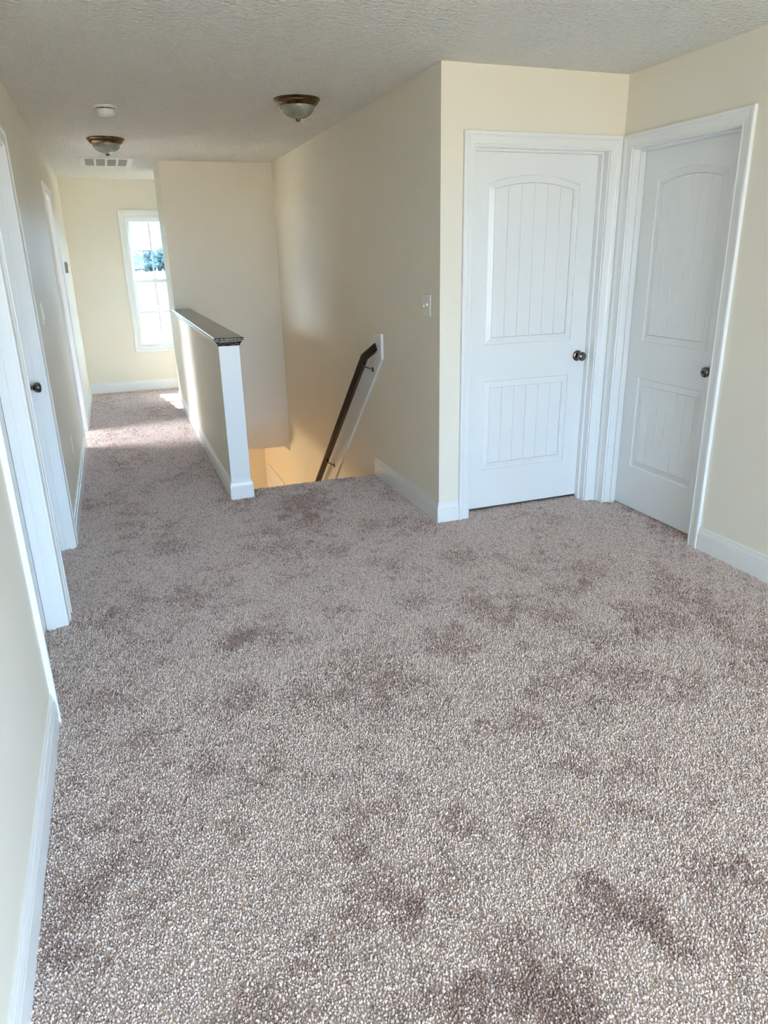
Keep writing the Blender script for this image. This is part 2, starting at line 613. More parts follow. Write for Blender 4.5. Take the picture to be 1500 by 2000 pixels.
def floor_mesh():
    bm = bmesh.new()
    for s in SLABS:
        box(bm, *s)
    # rounded carpet nosing over the top step
    K = 10
    prev = None
    for i in range(K + 1):
        t = math.pi / 2 - math.pi * i / K * 1.0
        y = YE - 0.014 + 0.014 * math.cos(t)
        z = -0.020 + 0.014 * math.sin(t)
        cur = (bm.verts.new((XH1 - 0.02, y, z)), bm.verts.new((XS, y, z)))
        if prev:
            bm.faces.new((prev[0], prev[1], cur[1], cur[0]))
        prev = cur
    return bm

fl = from_bm('floor', floor_mesh(), M_CARPET, recalc=False)
tag(fl, 'taupe grey carpeted floor of the landing and hallway', 'floor', kind='structure')

ce = boxes_obj('ceiling', [(XWEST, XR + WT, Y0 - WT, YSIDE, H, H + 0.12), (XWEST, XEAST, YSIDE, YB2, H, H + 0.12), (XWEST, XALC + 0.1, YB2, YW + WT, H, H + 0.12)], M_CEIL)
tag(ce, 'off white textured ceiling', 'ceiling', kind='structure')

REV = 0.006
# openings (a0, a1) measured at the inner edge of the casing
D_FRONT = (1.894, 2.735)      # in the wall facing the camera
D_RIGHT = (2.869, 3.637)
D_L1 = (2.473, 3.180)
D_L2 = (3.376, 4.164)
D_L3 = (6.650, 7.376)

def hole(d):
    return (d[0] - 0.012, d[1] + 0.012, ZSLAB, ZTOP + 0.012)

wall('wall_left', '+X', XL, Y0, YW, ZSLAB, H, [hole(D_L1), hole(D_L2), hole(D_L3)],
     label='long beige left wall of the landing and hallway with three doors')
wall('wall_right', '-X', XR, Y0, YD + WT, ZSLAB, H, [hole(D_RIGHT), SWIN], label='beige right wall of the landing holding the shaded panel door')
wall('wall_front', '-Y', YD, XS, XR, ZSLAB, H, [hole(D_FRONT)], label='beige wall facing the camera around the bright panel door')
wall('wall_stair', '-X', XS, YD + WT, 9.45, ZLOW, H, [], label='tall beige wall beside the stairs carrying the handrail')
wall('wall_window', '-Y', YW, XWEST, XALC + WT, ZLOW, H, [WIN], label='beige far wall at the end of the hallway with the window')
wall('wall_alcove', '-X', XALC, YB2, YW, ZSLAB, H, [AWIN], label='beige side wall of the alcove beyond the hallway')
wall('wall_back', '+Y', Y0, XWEST, XR + WT, ZSLAB, H, [BW1, BW2], label='beige wall behind the camera with two windows')
wall('wall_west', '+X', XWEST, Y0, YW, ZLOW, H, [RWIN], label='outer wall of the rooms beyond the left doors')
wall('wall_side', '+Y', YSIDE, XR + WT, XEAST, ZSLAB, H, [], label='outer wall beside the room beyond the shaded door')
wall('wall_east', '-X', XEAST, YSIDE, YB2, ZSLAB, H, [], label='outer wall of the rooms beyond the right doors')
wall('wall_closet', '+Y', YB2 + 0.0005, XH0, XEAST, ZSLAB, H, [], t=0.10, label='beige wall of the alcove behind the stairwell')

# partition at the far end of the stairwell: hall-side face, stair face and the dropped header
pb = bmesh.new()
box(pb, XH0, XH0 + WT, YB, YB2 - 0.1, ZSLAB, H)
hd = [(XH0 + WT, H), (XH0 + WT, -0.468), (1.633, -0.477), (XS, -0.540), (XS, H)]
fa = [pb.verts.new((x, YB, z)) for x, z in hd]
fb = [pb.verts.new((x, YB + 0.10, z)) for x, z in hd]
pb.faces.new(fa)
pb.faces.new(fb)
for i in range(5):
    pb.faces.new((fa[i], fa[(i + 1) % 5], fb[(i + 1) % 5], fb[i]))
tag(from_bm('wall_stair_end', pb, M_WALL), 'shaded beige wall closing the far end of the stairwell', 'wall', kind='structure')

# half wall between hallway and stairs
hw = boxes_obj('wall_half', [(XH0, XH1, YH + 0.012, YB, ZSLAB, ZC)], M_WALL)
tag(hw, 'low beige half wall with dark wooden cap beside the stairs', 'half wall', kind='structure')
boxes_obj('end_board', [(XH0 - 0.001, XH1 + 0.001, YH, YH + 0.018, 0.0, ZC)], M_TRIM, hw, bevel=0.0015)['label'] = 'white painted end board of the half wall'

def cap_piece(name, prof, parent):
    """prof: (overhang, z) section swept round hall side, end and stair side"""
    bm = bmesh.new()
    rings = []
    for ov, z in prof:
        rings.append([bm.verts.new((XH0 - ov, YB - 0.0005, z)), bm.verts.new((XH0 - ov, YH - ov, z)),
                      bm.verts.new((XH1 + ov, YH - ov, z)), bm.verts.new((XH1 + ov, YB - 0.0005, z))])
    for A, B in zip(rings, rings[1:]):
        for i in range(4):
            j = (i + 1) % 4
            bm.faces.new((A[i], A[j], B[j], B[i]))
    bm.faces.new(rings[0])
    bm.faces.new(rings[-1])
    return from_bm(name, bm, M_OAK, parent)

cp = cap_piece('cap', [(0.024, 1.0520), (0.0285, 1.0540), (0.0300, 1.0575), (0.0300, 1.0650), (0.0285, 1.0685), (0.0240, 1.0705)], hw)
cp['label'] = 'dark espresso stained oak cap board'
cap_piece('bed_moulding', [(0.002, 1.0175), (0.006, 1.0185), (0.007, 1.026), (0.010, 1.034), (0.017, 1.041), (0.019, 1.045), (0.019, 1.052)], cp)

# baseboards
bh = baseboard('baseboard_half', [(XH0, YB2 - 0.0005), (XH0, YH), (XH1, YH), (XH1, YE - 0.03)][::-1], 'white baseboard wrapping the foot of the half wall')
baseboard('baseboard_stair', [(D_FRONT[0] - 0.0705, YD), (XS, YD), (XS, YE - 0.005)], 'white baseboard around the corner at the top of the stairs')
baseboard('baseboard_right', [(XR, D_RIGHT[0] - 0.0705), (XR, Y0)][::-1], 'white baseboard along the beige right wall')
baseboard('baseboard_far', [(XALC, YW), (XL, YW)], 'white baseboard under the hallway window')
baseboard('baseboard_left', [(XL, D_L1[0] - 0.0705), (XL, Y0)], 'white baseboard on the near left wall before the first door')
baseboard('baseboard_hall', [(XL, D_L3[0] - 0.0705), (XL, D_L2[1] + 0.0705)], 'white baseboard on the left wall between switch and hallway door')
baseboard('baseboard_end', [(XL, YW), (XL, D_L3[1] + 0.0705)], 'white baseboard on the left wall at the hallway end')

# ------------------------------------------------------------------ doors
UP_Z0, UP_SPRING, UP_CROWN = 1.030, 1.896, 1.944
LO_Z0, LO_Z1 = 0.268, 0.818

def arch_fn(a0, a1, spring, crown):
    w = (a1 - a0) / 2
    c = (a0 + a1) / 2
    s = crown - spring
    if s < 1e-6:
        return lambda a: crown
    R = (w * w + s * s) / (2 * s)
    return lambda a: crown - R + math.sqrt(max(R * R - (a - c) ** 2, 0))

def contour(a0, a1, z0, fn, d, K):
    pts = [(a0 + d, z0 + d), (a1 - d, z0 + d)]
    for i in range(K + 1):
        a = a1 - d + (a0 - a1 + 2 * d) * i / K
        pts.append((a, fn(a) - d))
    return pts

PANEL = [(0.0, 0.0), (0.0020, -0.0070), (0.0075, -0.0110), (0.0110, -0.0105), (0.0400, -0.0020), (0.0412, -0.0095)]
LOOP_END = 0.0412

def door_leaf(f, a0, a1, z0, z1, vface, parent, thick=0.035):
    """moulded two-panel leaf, arched top panel, separate planks in both fields"""
    st = 0.118
    panels = [(a0 + st, a1 - st, UP_Z0, arch_fn(a0 + st, a1 - st, UP_SPRING, UP_CROWN), 16),
              (a0 + st, a1 - st, LO_Z0, arch_fn(a0 + st, a1 - st, LO_Z1, LO_Z1), 1)]
    bm = bmesh.new()
    edges = []
    outer = [bm.verts.new(f(a, z, vface)) for a, z in ((a0, z0), (a1, z0), (a1, z1), (a0, z1))]
    edges += [bm.edges.new((outer[i], outer[(i + 1) % 4])) for i in range(4)]
    back = [bm.verts.new(f(a, z, vface - thick)) for a, z in ((a0, z0), (a1, z0), (a1, z1), (a0, z1))]
    loops = []
    for p0, p1, pz, fn, K in panels:
        prev = None
        for d, v in PANEL:
            ring = [bm.verts.new(f(a, z, vface + v)) for a, z in contour(p0, p1, pz, fn, d, K)]
            n = len(ring)
            if prev is None:
                edges += [bm.edges.new((ring[i], ring[(i + 1) % n])) for i in range(n)]
            else:
                for i in range(n):
                    j = (i + 1) % n
                    bm.faces.new((prev[i], prev[j], ring[j], ring[i]))
            prev = ring
        bm.faces.new(prev)
    bmesh.ops.triangle_fill(bm, edges=edges, use_beauty=True)
    for i in range(4):
        j = (i + 1) % 4
        bm.faces.new((outer[i], outer[j], back[j], back[i]))
    bm.faces.new(back)
    leaf = from_bm('door_leaf', bm, M_DOOR, parent)
    # planks with chamfered long edges, so every joint is a real groove
    for p0, p1, pz, fn, K in panels:
        q0, q1 = p0 + LOOP_END + 0.0006, p1 - LOOP_END - 0.0006
        n = 6
        w = (q1 - q0) / n
        for k in range(n):
            l, r = q0 + k * w, q0 + (k + 1) * w
            c = 0.0029
            xs = [l + 0.0003, l + c] + [l + c + (w - 2 * c) * t / 3 for t in (1, 2)] + [r - c, r - 0.0003]
            vs = [-0.0062] + [-0.0030] * 4 + [-0.0062]
            bm = bmesh.new()
            lo = [bm.verts.new(f(x, pz + LOOP_END + 0.0006, vface + v)) for x, v in zip(xs, vs)]
            hi = [bm.verts.new(f(x, fn(x) - LOOP_END - 0.0006, vface + v)) for x, v in zip(xs, vs)]
            for i in range(5):
                bm.faces.new((lo[i], lo[i + 1], hi[i + 1], hi[i]))
            bl = [bm.verts.new(f(x, pz + LOOP_END + 0.0006, vface - 0.0092)) for x in (xs[0], xs[-1])]
            bh_ = [bm.verts.new(f(x, fn(x) - LOOP_END - 0.0006, vface - 0.0092)) for x in (xs[0], xs[-1])]
            bm.faces.new(lo + [bl[1], bl[0]])
            bm.faces.new(hi + [bh_[1], bh_[0]])
            bm.faces.new((lo[0], hi[0], bh_[0], bl[0]))
            bm.faces.new((lo[-1], hi[-1], bh_[1], bl[1]))
            bm.faces.new((bl[0], bl[1], bh_[1], bh_[0]))
            from_bm('plank', bm, M_DOOR, leaf)
    return leaf

def doorknob(axis, loc, parent, keyed=False):
    """round knob with rosette; axis = direction out of the door"""
    k = lathe('doorknob', [(0.011, 0.004), (0.0105, 0.020), (0.012, 0.027), (0.019, 0.032), (0.0255, 0.040), (0.0272, 0.049),
                           (0.0262, 0.056), (0.021, 0.0615), (0.012, 0.0645), (0.0, 0.0655)], M_NICKEL, parent, 40, axis, loc)
    lathe('rosette', [(0.0325, 0.0), (0.0325, 0.003), (0.030, 0.0065), (0.021, 0.0105), (0.0125, 0.0120), (0.0105, 0.0120)], M_NICKEL, k, 40, axis, loc)
    if keyed:
        lathe('lock_cylinder', [(0.0085, 0.060), (0.0085, 0.0672), (0.006, 0.0678), (0.0, 0.0678)], M_BLACKMETAL, k, 24, axis, loc)
    return k

def make_door(name, kind, c, op, label, knob_side=None, keyed=False, bottom=0.018, swung=False):
    """full doorset: casing pieces, jambs, stops, leaf, knob"""
    f = wall_map(kind, c)
    a0, a1 = op
    root = empty(name, f((a0 + a1) / 2, 0, 0))
    tag(root, label, 'door', kind='structure')
    kids_before = set(bpy.data.objects)
    j0, j1, jz = a0 + REV, a1 - REV, ZTOP - REV          # clear jamb opening
    casing(f, a0, a1, -0.004, ZTOP, None)
    def bx(n, aa, ab, za, zb, va, vb, m=M_TRIM, bev=0.0008):
        A, B = f(aa, za, va), f(ab, zb, vb)
        lo = [min(p, q) for p, q in zip(A, B)]
        hi = [max(p, q) for p, q in zip(A, B)]
        return boxes_obj(n, [(lo[0], hi[0], lo[1], hi[1], lo[2], hi[2])], m, None, bev)
    bx('jamb', j0 - 0.0175, j0, -0.004, jz, -WT, 0.0)
    bx('jamb', j1, j1 + 0.0175, -0.004, jz, -WT, 0.0)
    bx('head_jamb', j0 - 0.0175, j1 + 0.0175, jz, jz + 0.0175, -WT, 0.0)
    s0, s1 = -DREC + 0.0015, -DREC + 0.036
    bx('door_stop', j0, j0 + 0.011, -0.004, jz - 0.011, s0, s1)
    bx('door_stop', j1 - 0.011, j1, -0.004, jz - 0.011, s0, s1)
    bx('door_stop', j0, j1, jz - 0.011, jz, s0, s1)
    if swung:      # leaf stands open inside the room, square to the wall beside the near jamb
        g = lambda a, z, v: (c - WT - 0.004 - (a - j0), j0 - 0.004 + DREC + v, z)
        door_leaf(g, j0 + 0.003, j1 - 0.003, bottom, jz - 0.003, -DREC, None)
        doorknob('-Y', (c - WT - 0.004 - (j1 - j0 - 0.063), j0 - 0.004 - 0.035, 0.930), None)
    else:
        door_leaf(f, j0 + 0.003, j1 - 0.003, bottom, jz - 0.003, -DREC, None)
    if knob_side:
        a = (j0 + 0.003 + 0.060) if knob_side == 'low' else (j1 - 0.003 - 0.060)
        doorknob(kind if kind != '+X' else 'X', f(a, 0.930, -DREC), None, keyed)
    # dark threshold strip under the leaf is simply the carpet gap; parent everything, keep world placement
    for o in set(bpy.data.objects) - kids_before:
        if o.parent is None and o is not root:
            o.parent = root
            o.matrix_parent_inverse = Matrix.Translation(root.location).inverted()
    return root

make_door('door_1', '-Y', YD, D_FRONT, 'bright white two panel door with arched top facing the camera', 'high', bottom=0.022)
make_door('door_2', '-X', XR, D_RIGHT, 'shaded white two panel door in the right wall', 'low', True, bottom=0.008)
make_door('door_3', '+X', XL, D_L1, 'white door nearest the camera in the left wall', 'low')
make_door('door_4', '+X', XL, D_L2, 'white door with dark knob in the left wall, second from the camera', 'high')
make_door('door_5', '+X', XL, D_L3, 'open doorway with white casing, farthest down the hallway in the left wall', None, swung=True)

# ------------------------------------------------------------------ windows
def double_hung(name, kind, c, op, label, muntins=True, casing_on=True):
    a0, a1, z0, z1 = op
    f = wall_map(kind, c)
    root = empty(name, f((a0 + a1) / 2, z0, 0))
    tag(root, label, 'window', kind='structure')
    before = set(bpy.data.objects)
    def bx(n, aa, ab, za, zb, va, vb, m=M_TRIM, bev=0.0012, parent=None):
        A, B = f(aa, za, va), f(ab, zb, vb)
        lo = [min(p, q) for p, q in zip(A, B)]
        hi = [max(p, q) for p, q in zip(A, B)]
        return boxes_obj(n, [(lo[0], hi[0], lo[1], hi[1], lo[2], hi[2])], m, parent, bev)
    if casing_on:
        casing(f, a0 - 0.006, a1 + 0.006, z0 - 0.006, z1 + 0.006, None, full=True)
    d0, d1 = -0.105, 0.0
    bx('window_frame', a0, a0 + 0.012, z0, z1, d0, d1)
    bx('window_frame', a1 - 0.012, a1, z0, z1, d0, d1)
    bx('window_frame', a0 + 0.012, a1 - 0.012, z1 - 0.012, z1, d0, d1)
    bx('window_sill', a0 + 0.012, a1 - 0.012, z0, z0 + 0.012, d0, d1)
    a0 += 0.012
    a1 -= 0.012
    z0 += 0.012
    z1 -= 0.012
    zm = (z0 + z1) / 2 + 0.02
    for lo_z, hi_z, dv in ((z0, zm + 0.018, -0.050), (zm - 0.018, z1, -0.080)):
        sw = 0.030
        st = bx('sash', a0, a0 + sw, lo_z, hi_z, dv - 0.026, dv)
        bx('stile', a1 - sw, a1, lo_z, hi_z, dv - 0.026, dv, parent=st)
        bx('rail', a0 + sw, a1 - sw, lo_z, lo_z + 0.036, dv - 0.026, dv, parent=st)
        bx('rail', a0 + sw, a1 - sw, hi_z - 0.036, hi_z, dv - 0.026, dv, parent=st)
        g0, g1, h0, h1 = a0 + sw, a1 - sw, lo_z + 0.036, hi_z - 0.036
        am, hm = (g0 + g1) / 2, (h0 + h1) / 2
        if muntins:
            bx('muntin', am - 0.008, am + 0.008, h0, h1, dv - 0.018, dv - 0.008, bev=0, parent=st)
            bx('muntin', g0, g1, hm - 0.008, hm + 0.008, dv - 0.0175, dv - 0.0085, bev=0, parent=st)
        if muntins:      # glass is left out of the unseen windows built without muntins; sashes are shut
            bx('pane', g0, g1, h0, h1, dv - 0.0145, dv - 0.0115, M_GLASS, bev=0, parent=st)
        if dv == -0.050:
            bx('sash_lock', am - 0.022, am + 0.022, hi_z, hi_z + 0.012, dv - 0.02, dv - 0.004, M_PLASTIC, parent=st)
    for o in set(bpy.data.objects) - before:
        if o.parent is None and o is not root:
            o.parent = root
            o.matrix_parent_inverse = Matrix.Translation(root.location).inverted()
    return root

double_hung('window_1', '-Y', YW, WIN, 'white double hung window with grids at the hallway end')
double_hung('window_2', '-X', XALC, AWIN, 'white double hung window in the alcove side wall')
double_hung('window_6', '+X', XWEST, RWIN, 'white double hung window of the room behind the open hallway door', False)
double_hung('window_3', '+Y', Y0, BW1, 'white double hung window behind the camera, beside the left wall', False)
double_hung('window_4', '+Y', Y0, BW2, 'white double hung window behind the camera, nearer the right wall', False)

double_hung('window_5', '-X', XR, SWIN, 'white double hung window in the right wall behind the camera', False)

# ------------------------------------------------------------------ stairs and lower floor
RISE, RUN = 0.208, 0.2265
sroot = empty('staircase', (XH1, YE, ZLOW))
tag(sroot, 'carpeted stairs going down from the landing edge', 'staircase', kind='structure')
n_steps = 14
for k in range(1, n_steps + 1):
    zt = -k * RISE - 0.006
    y0 = YE - 0.012 + (k - 1) * RUN
    bm = bmesh.new()
    box(bm, XH1 + 0.002, XS - 0.002, y0, y0 + RUN + 0.02, zt - RISE * 1.02 if k < n_steps else ZLOW, zt)
    st = from_bm('step', bm, M_CARPET, sroot)
    st.matrix_parent_inverse = Matrix.Translation(sroot.location).inverted()

lf = boxes_obj('floor_lower', [(XWEST, XS, 4.4, 9.45, ZLOW - 0.1, ZLOW)], M_LOWFLOOR)
tag(lf, 'wooden floor of the level below the stairs', 'floor', kind='structure')
wall('wall_lower_end', '-Y', 9.45, XWEST, XS + WT, ZLOW, ZSLAB, [], label='warm lit beige wall at the foot of the stairs')
wall('wall_lower_back', '+Y', 4.4, XWEST, XS, ZLOW, ZSLAB, [], label='beige wall under the landing')
ld = empty('door_6', (XS, 8.74, ZLOW))
tag(ld, 'cream door downstairs beside the foot of the stairs', 'door', kind='structure')
_before = set(bpy.data.objects)
_f = wall_map('-X', XS)
casing(lambda a, z, v: _f(a, z + ZLOW, v), 8.335, 9.150, 0.0, 2.005, None)
def _leaf_f(a, z, v):
    return _f(a, z + ZLOW, v)
door_leaf(_leaf_f, 8.340, 9.145, 0.006, 2.000, 0.006, None, 0.005)
doorknob('-X', (XS - 0.006, 9.085, ZLOW + 0.93), None)
for o in set(bpy.data.objects) - _before:
    if o.parent is None and o is not ld:
        o.parent = ld
        o.matrix_parent_inverse = Matrix.Translation(ld.location).inverted()

# ------------------------------------------------------------------ handrail on its white backing board
SL = -0.933
root = empty('handrail', (XS, 4.737, 0.948))
tag(root, 'dark stained wooden handrail on a white board descending beside the stairs', 'handrail')
_before = set(bpy.data.objects)
YEND = 7.78
def zl(y):
    return 0.871 + SL * (y - 4.648)
poly = [(4.645, 0.871), (4.645, 1.040), (4.774, 1.036), (YEND, 1.036 + SL * (YEND - 4.774)), (YEND, zl(YEND))]
bm = bmesh.new()
A = [bm.verts.new((XS, y, z)) for y, z in poly]
B = [bm.verts.new((XS - 0.018, y, z)) for y, z in poly]
bm.faces.new(A)
bm.faces.new(B)
for i in range(5):
    bm.faces.new((A[i], A[(i + 1) % 5], B[(i + 1) % 5], B[i]))
bevel_all(bm, 0.0015, 1)
from_bm('backing_board', bm, M_TRIM)['label'] = 'white painted backing board'

def sweep(name, path, prof, material, up=Vector((0, 0, 1)), smooth=True):
    P = [Vector(p) for p in path]
    bm = bmesh.new()
    rings = []
    for i, p in enumerate(P):
        d0 = (P[i] - P[i - 1]).normalized() if i > 0 else (P[1] - P[0]).normalized()
        d1 = (P[i + 1] - P[i]).normalized() if i < len(P) - 1 else d0
        t = (d0 + d1).normalized()
        base = d0
        s = base.cross(up).normalized()
        u = s.cross(base).normalized()
        ring = []
        for a, b in prof:
            q = p + s * a + u * b
            if 0 < i < len(P) - 1:      # project on the mitre plane along d0
                q = q + d0 * ((p - q).dot(t) / d0.dot(t))
            ring.append(bm.verts.new(q))
        rings.append(ring)
    n = len(prof)
    for R0, R1 in zip(rings, rings[1:]):
        for i in range(n):
            j = (i + 1) % n
            bm.faces.new((R0[i], R0[j], R1[j], R1[i]))
    bm.faces.new(rings[0])
    bm.faces.new(rings[-1])
    o = from_bm(name, bm, material, None, smooth)
    if smooth:
        auto_smooth(o.data, 40)
    return o

RAILP = [(-0.014, -0.026), (0.014, -0.026), (0.017, -0.020), (0.017, -0.006), (0.0205, 0.002), (0.0215, 0.012), (0.018, 0.021),
         (0.010, 0.026), (0.0, 0.0275), (-0.010, 0.026), (-0.018, 0.021), (-0.0215, 0.012), (-0.0205, 0.002), (-0.017, -0.006), (-0.017, -0.020)]
r0 = Vector((XS - 0.018, 4.737, 0.948))
r1 = Vector((1.620, 4.829, 0.872))
r2 = Vector((1.620, YEND - 0.05, 0.872 + (-0.469 - 0.872) / (6.33 - 4.827) * (YEND - 0.05 - 4.827)))
rail = sweep('rail', [r0, r1, r2], RAILP, M_RAIL)
rail['label'] = 'dark walnut stained rail'
def bracket(yr, zr, yw, zw):
    pts = [Vector((XS - 0.018, yw, zw)), Vector((XS - 0.034, yw, zw + 0.006)), Vector((1.640, (yr + yw) / 2, zr - 0.012)), Vector((1.621, yr, zr - 0.004)), Vector((1.619, yr, zr + 0.012))]
    c = [(0.0045 * math.cos(2 * math.pi * i / 10), 0.0045 * math.sin(2 * math.pi * i / 10)) for i in range(10)]
    b = sweep('bracket', pts, c, M_BLACKMETAL, Vector((0, 1, 0.2)))
    lathe('wall_plate', [(0.019, 0.0), (0.019, 0.003), (0.013, 0.007), (0.0, 0.008)], M_BLACKMETAL, b, 24, '-X', (XS - 0.018, yw, zw))
    boxes_obj('rail_strap', [(1.608, 1.632, yr - 0.02, yr + 0.02, zr + 0.006, zr + 0.011)], M_NICKEL, b, 0.001)
bracket(4.855, 0.806, 4.822, 0.780)
bracket(5.965, -0.184, 5.932, -0.215)
bracket(7.20, -1.285, 7.167, -1.316)
for o in set(bpy.data.objects) - _before:
    if o.parent is None and o is not root:
        o.parent = root
        o.matrix_parent_inverse = Matrix.Translation(root.location).inverted()

# ------------------------------------------------------------------ ceiling fittings
def ceiling_light(loc, label):
    root = empty('ceiling_light', loc)
    tag(root, label, 'ceiling light', 'flush dome ceiling lights')
    lathe('pan', [(0.140, 0.0), (0.141, -0.006), (0.138, -0.010), (0.131, -0.013), (0.129, -0.020), (0.122, -0.030), (0.112, -0.036), (0.108, -0.040), (0.104, -0.040), (0.100, -0.030), (0.0, -0.030)], M_BRONZE, root, 64)
    R, dz = 0.104, 0.068
    prof = [(R, -0.034)] + [(R * math.cos(t), -0.038 - dz * math.sin(t)) for t in [math.pi / 2 * i / 14 for i in range(14)]] + [(0.0, -0.038 - dz)]
    sh = lathe('glass_shade', prof, M_ALAB, root, 64)
    sh['label'] = 'swirled alabaster glass bowl'
    lathe('finial', [(0.0, -0.102), (0.011, -0.104), (0.0155, -0.109), (0.0145, -0.116), (0.008, -0.121), (0.0, -0.1225)], M_BRONZE, root, 24)
    return root

ceiling_light((1.222, 4.785, H), 'bronze rimmed dome ceiling light above the stairs')
ceiling_light((0.131, 6.560, H), 'bronze rimmed dome ceiling light in the hallway beside the grille')
# added warm lamp for the floor below; its dome fixture is unseen
low = ceiling_light((-1.2, 8.3, ZSLAB), 'added unseen dome ceiling light on the floor below')
lp = bpy.data.lights.new('added_lower_lamp', 'POINT')
lp.energy = 125
lp.color = (1.0, 0.80, 0.50)
lp.shadow_soft_size = 0.22
lo_ = bpy.data.objects.new('added_lower_lamp', lp)
COL.objects.link(lo_)
lo_.location = (-1.2, 8.3, ZSLAB - 0.36)

sd = empty('smoke_detector', (0.129, 5.262, H))
tag(sd, 'white round smoke detector on the hallway ceiling', 'smoke detector')
lathe('base_ring', [(0.069, 0.0), (0.069, -0.008), (0.064, -0.013), (0.056, -0.014), (0.0, -0.014)], M_PLASTIC, sd, 48)
lathe('vent_slot', [(0.0515, -0.014), (0.0515, -0.019), (0.0, -0.019)], M_BLACK, sd, 48)
bd = lathe('body', [(0.054, -0.019), (0.0545, -0.024), (0.051, -0.042), (0.046, -0.050), (0.036, -0.0535), (0.0, -0.0545)], M_PLASTIC, sd, 48)
lathe('test_button', [(0.012, 0.0), (0.012, 0.0015), (0.010, 0.003), (0.0, 0.003)], M_PLASTIC, bd, 24, '-Z', (0.022, -0.012, -0.0535))
for k in range(8):
    t = 2 * math.pi * k / 8
    o = boxes_obj('rib', [(-0.002, 0.002, 0.0515, 0.0545, -0.0195, -0.0135)], M_PLASTIC, sd)
    o.rotation_euler = (0, 0, t)

# return air grille
VX0, VX1, VY0, VY1 = -0.100, 0.372, 7.695, 8.300
vt = empty('return_air_grille', ((VX0 + VX1) / 2, (VY0 + VY1) / 2, H))
tag(vt, 'white rectangular return air grille on the hallway ceiling', 'air vent')
_before = set(bpy.data.objects)
bm = bmesh.new()
fr, mw = 0.048, 0.020
cw = (VX1 - VX0 - 2 * fr - 3 * mw) / 4
for r in ((VX0, VX1, VY0, VY0 + fr), (VX0, VX1, VY1 - fr, VY1), (VX0, VX0 + fr, VY0 + fr, VY1 - fr), (VX1 - fr, VX1, VY0 + fr, VY1 - fr)):
    box(bm, *r, H - 0.008, H)
from_bm('frame', bm, M_VENT)
for k in range(3):
    x = VX0 + fr + cw * (k + 1) + mw * k
    boxes_obj('divider', [(x, x + mw, VY0 + fr, VY1 - fr, H - 0.007, H)], M_VENT)
boxes_obj('backing', [(VX0 + fr, VX1 - fr, VY0 + fr, VY1 - fr, H - 0.0008, H)], M_DARKPLASTIC)
for k in range(4):
    x = VX0 + fr + (cw + mw) * k
    bm = bmesh.new()
    ny = 30
    for i in range(ny):
        y = VY0 + fr + (VY1 - VY0 - 2 * fr) * (i + 0.5) / ny
        vs = [bm.verts.new(c) for c in ((x, y - 0.005, H - 0.0010), (x + cw, y - 0.005, H - 0.0010), (x + cw, y + 0.003, H - 0.0065), (x, y + 0.003, H - 0.0065))]
        bm.faces.new(vs)
        vs2 = [bm.verts.new(c) for c in ((x, y - 0.0042, H - 0.0010), (x + cw, y - 0.0042, H - 0.0010), (x + cw, y + 0.0038, H - 0.0065), (x, y + 0.0038, H - 0.0065))]
        bm.faces.new(vs2[::-1])
    from_bm('louver_panel', bm, M_LOUVER, recalc=False)
for o in set(bpy.data.objects) - _before:
    if o.parent is None and o is not vt:
        o.parent = vt
        o.matrix_parent_inverse = Matrix.Translation(vt.location).inverted()

# ------------------------------------------------------------------ wall fittings
def plate(name, kind, c, a, z, w, h, label, cat):
    f = wall_map(kind, c)
    root = empty(name, f(a, z, 0))
    tag(root, label, cat)
    def bx(n, aa, ab, za, zb, va, vb, m, bev, parent=root):
        A, B = f(a + aa, z + za, va), f(a + ab, z + zb, vb)
        lo = [min(p, q) - r for p, q, r in zip(A, B, root.location)]
        hi = [max(p, q) - r for p, q, r in zip(A, B, root.location)]
        return boxes_obj(n, [(lo[0], hi[0], lo[1], hi[1], lo[2], hi[2])], m, parent, bev)
    bx('cover_plate', -w / 2, w / 2, -h / 2, h / 2, 0.0, 0.0055, M_PLASTIC, 0.0018)
    return root, bx, f

root, bx, _ = plate('light_switch', '-X', XS, 3.905, 1.265, 0.118, 0.116, 'white double toggle light switch on the stair wall', 'light switch')
for s, up in ((-0.023, 1), (0.023, -1)):
    bx('toggle_slot', s - 0.006, s + 0.006, -0.013, 0.013, 0.005, 0.0058, M_PLASTIC, 0.0)
    t = bx('toggle', s - 0.0048, s + 0.0048, -0.006 + 0.004 * up, 0.006 + 0.004 * up, 0.0055, 0.0155, M_PLASTIC, 0.001)
    for zz in (-0.030, 0.030):
        bx('screw', s - 0.0025, s + 0.0025, zz - 0.0025, zz + 0.0025, 0.0055, 0.0064, M_PLASTIC, 0.0005)
root, bx, _ = plate('light_switch', '+X', XL, 4.690, 1.262, 0.074, 0.120, 'white light switch on the left wall beside the dark knob door', 'light switch')
bx('rocker', -0.016, 0.016, 0.002, 0.033, 0.0055, 0.0085, M_PLASTIC, 0.001)
bx('rocker', -0.016, 0.016, -0.033, -0.002, 0.0055, 0.0120, M_PLASTIC, 0.001)
root, bx, _ = plate('power_outlet', '+X', XL, 5.250, 0.356, 0.074, 0.118, 'white power outlet low on the left hallway wall', 'power outlet')
for zz in (-0.020, 0.020):
    bx('socket', -0.016, 0.016, zz - 0.014, zz + 0.014, 0.0055, 0.0075, M_PLASTIC, 0.001)
    for s in (-0.0062, 0.0062):
        bx('slot', s - 0.001, s + 0.001, zz - 0.003, zz + 0.006, 0.0074, 0.0078, M_BLACK, 0.0)
f = wall_map('+X', XL)
th = empty('thermostat', (XL, 8.235, 1.495))
tag(th, 'small grey thermostat on the left wall beyond the hallway door', 'thermostat')
boxes_obj('housing', [(0.0, 0.024, -0.048, 0.048, -0.052, 0.052)], M_DARKPLASTIC, th, 0.003)
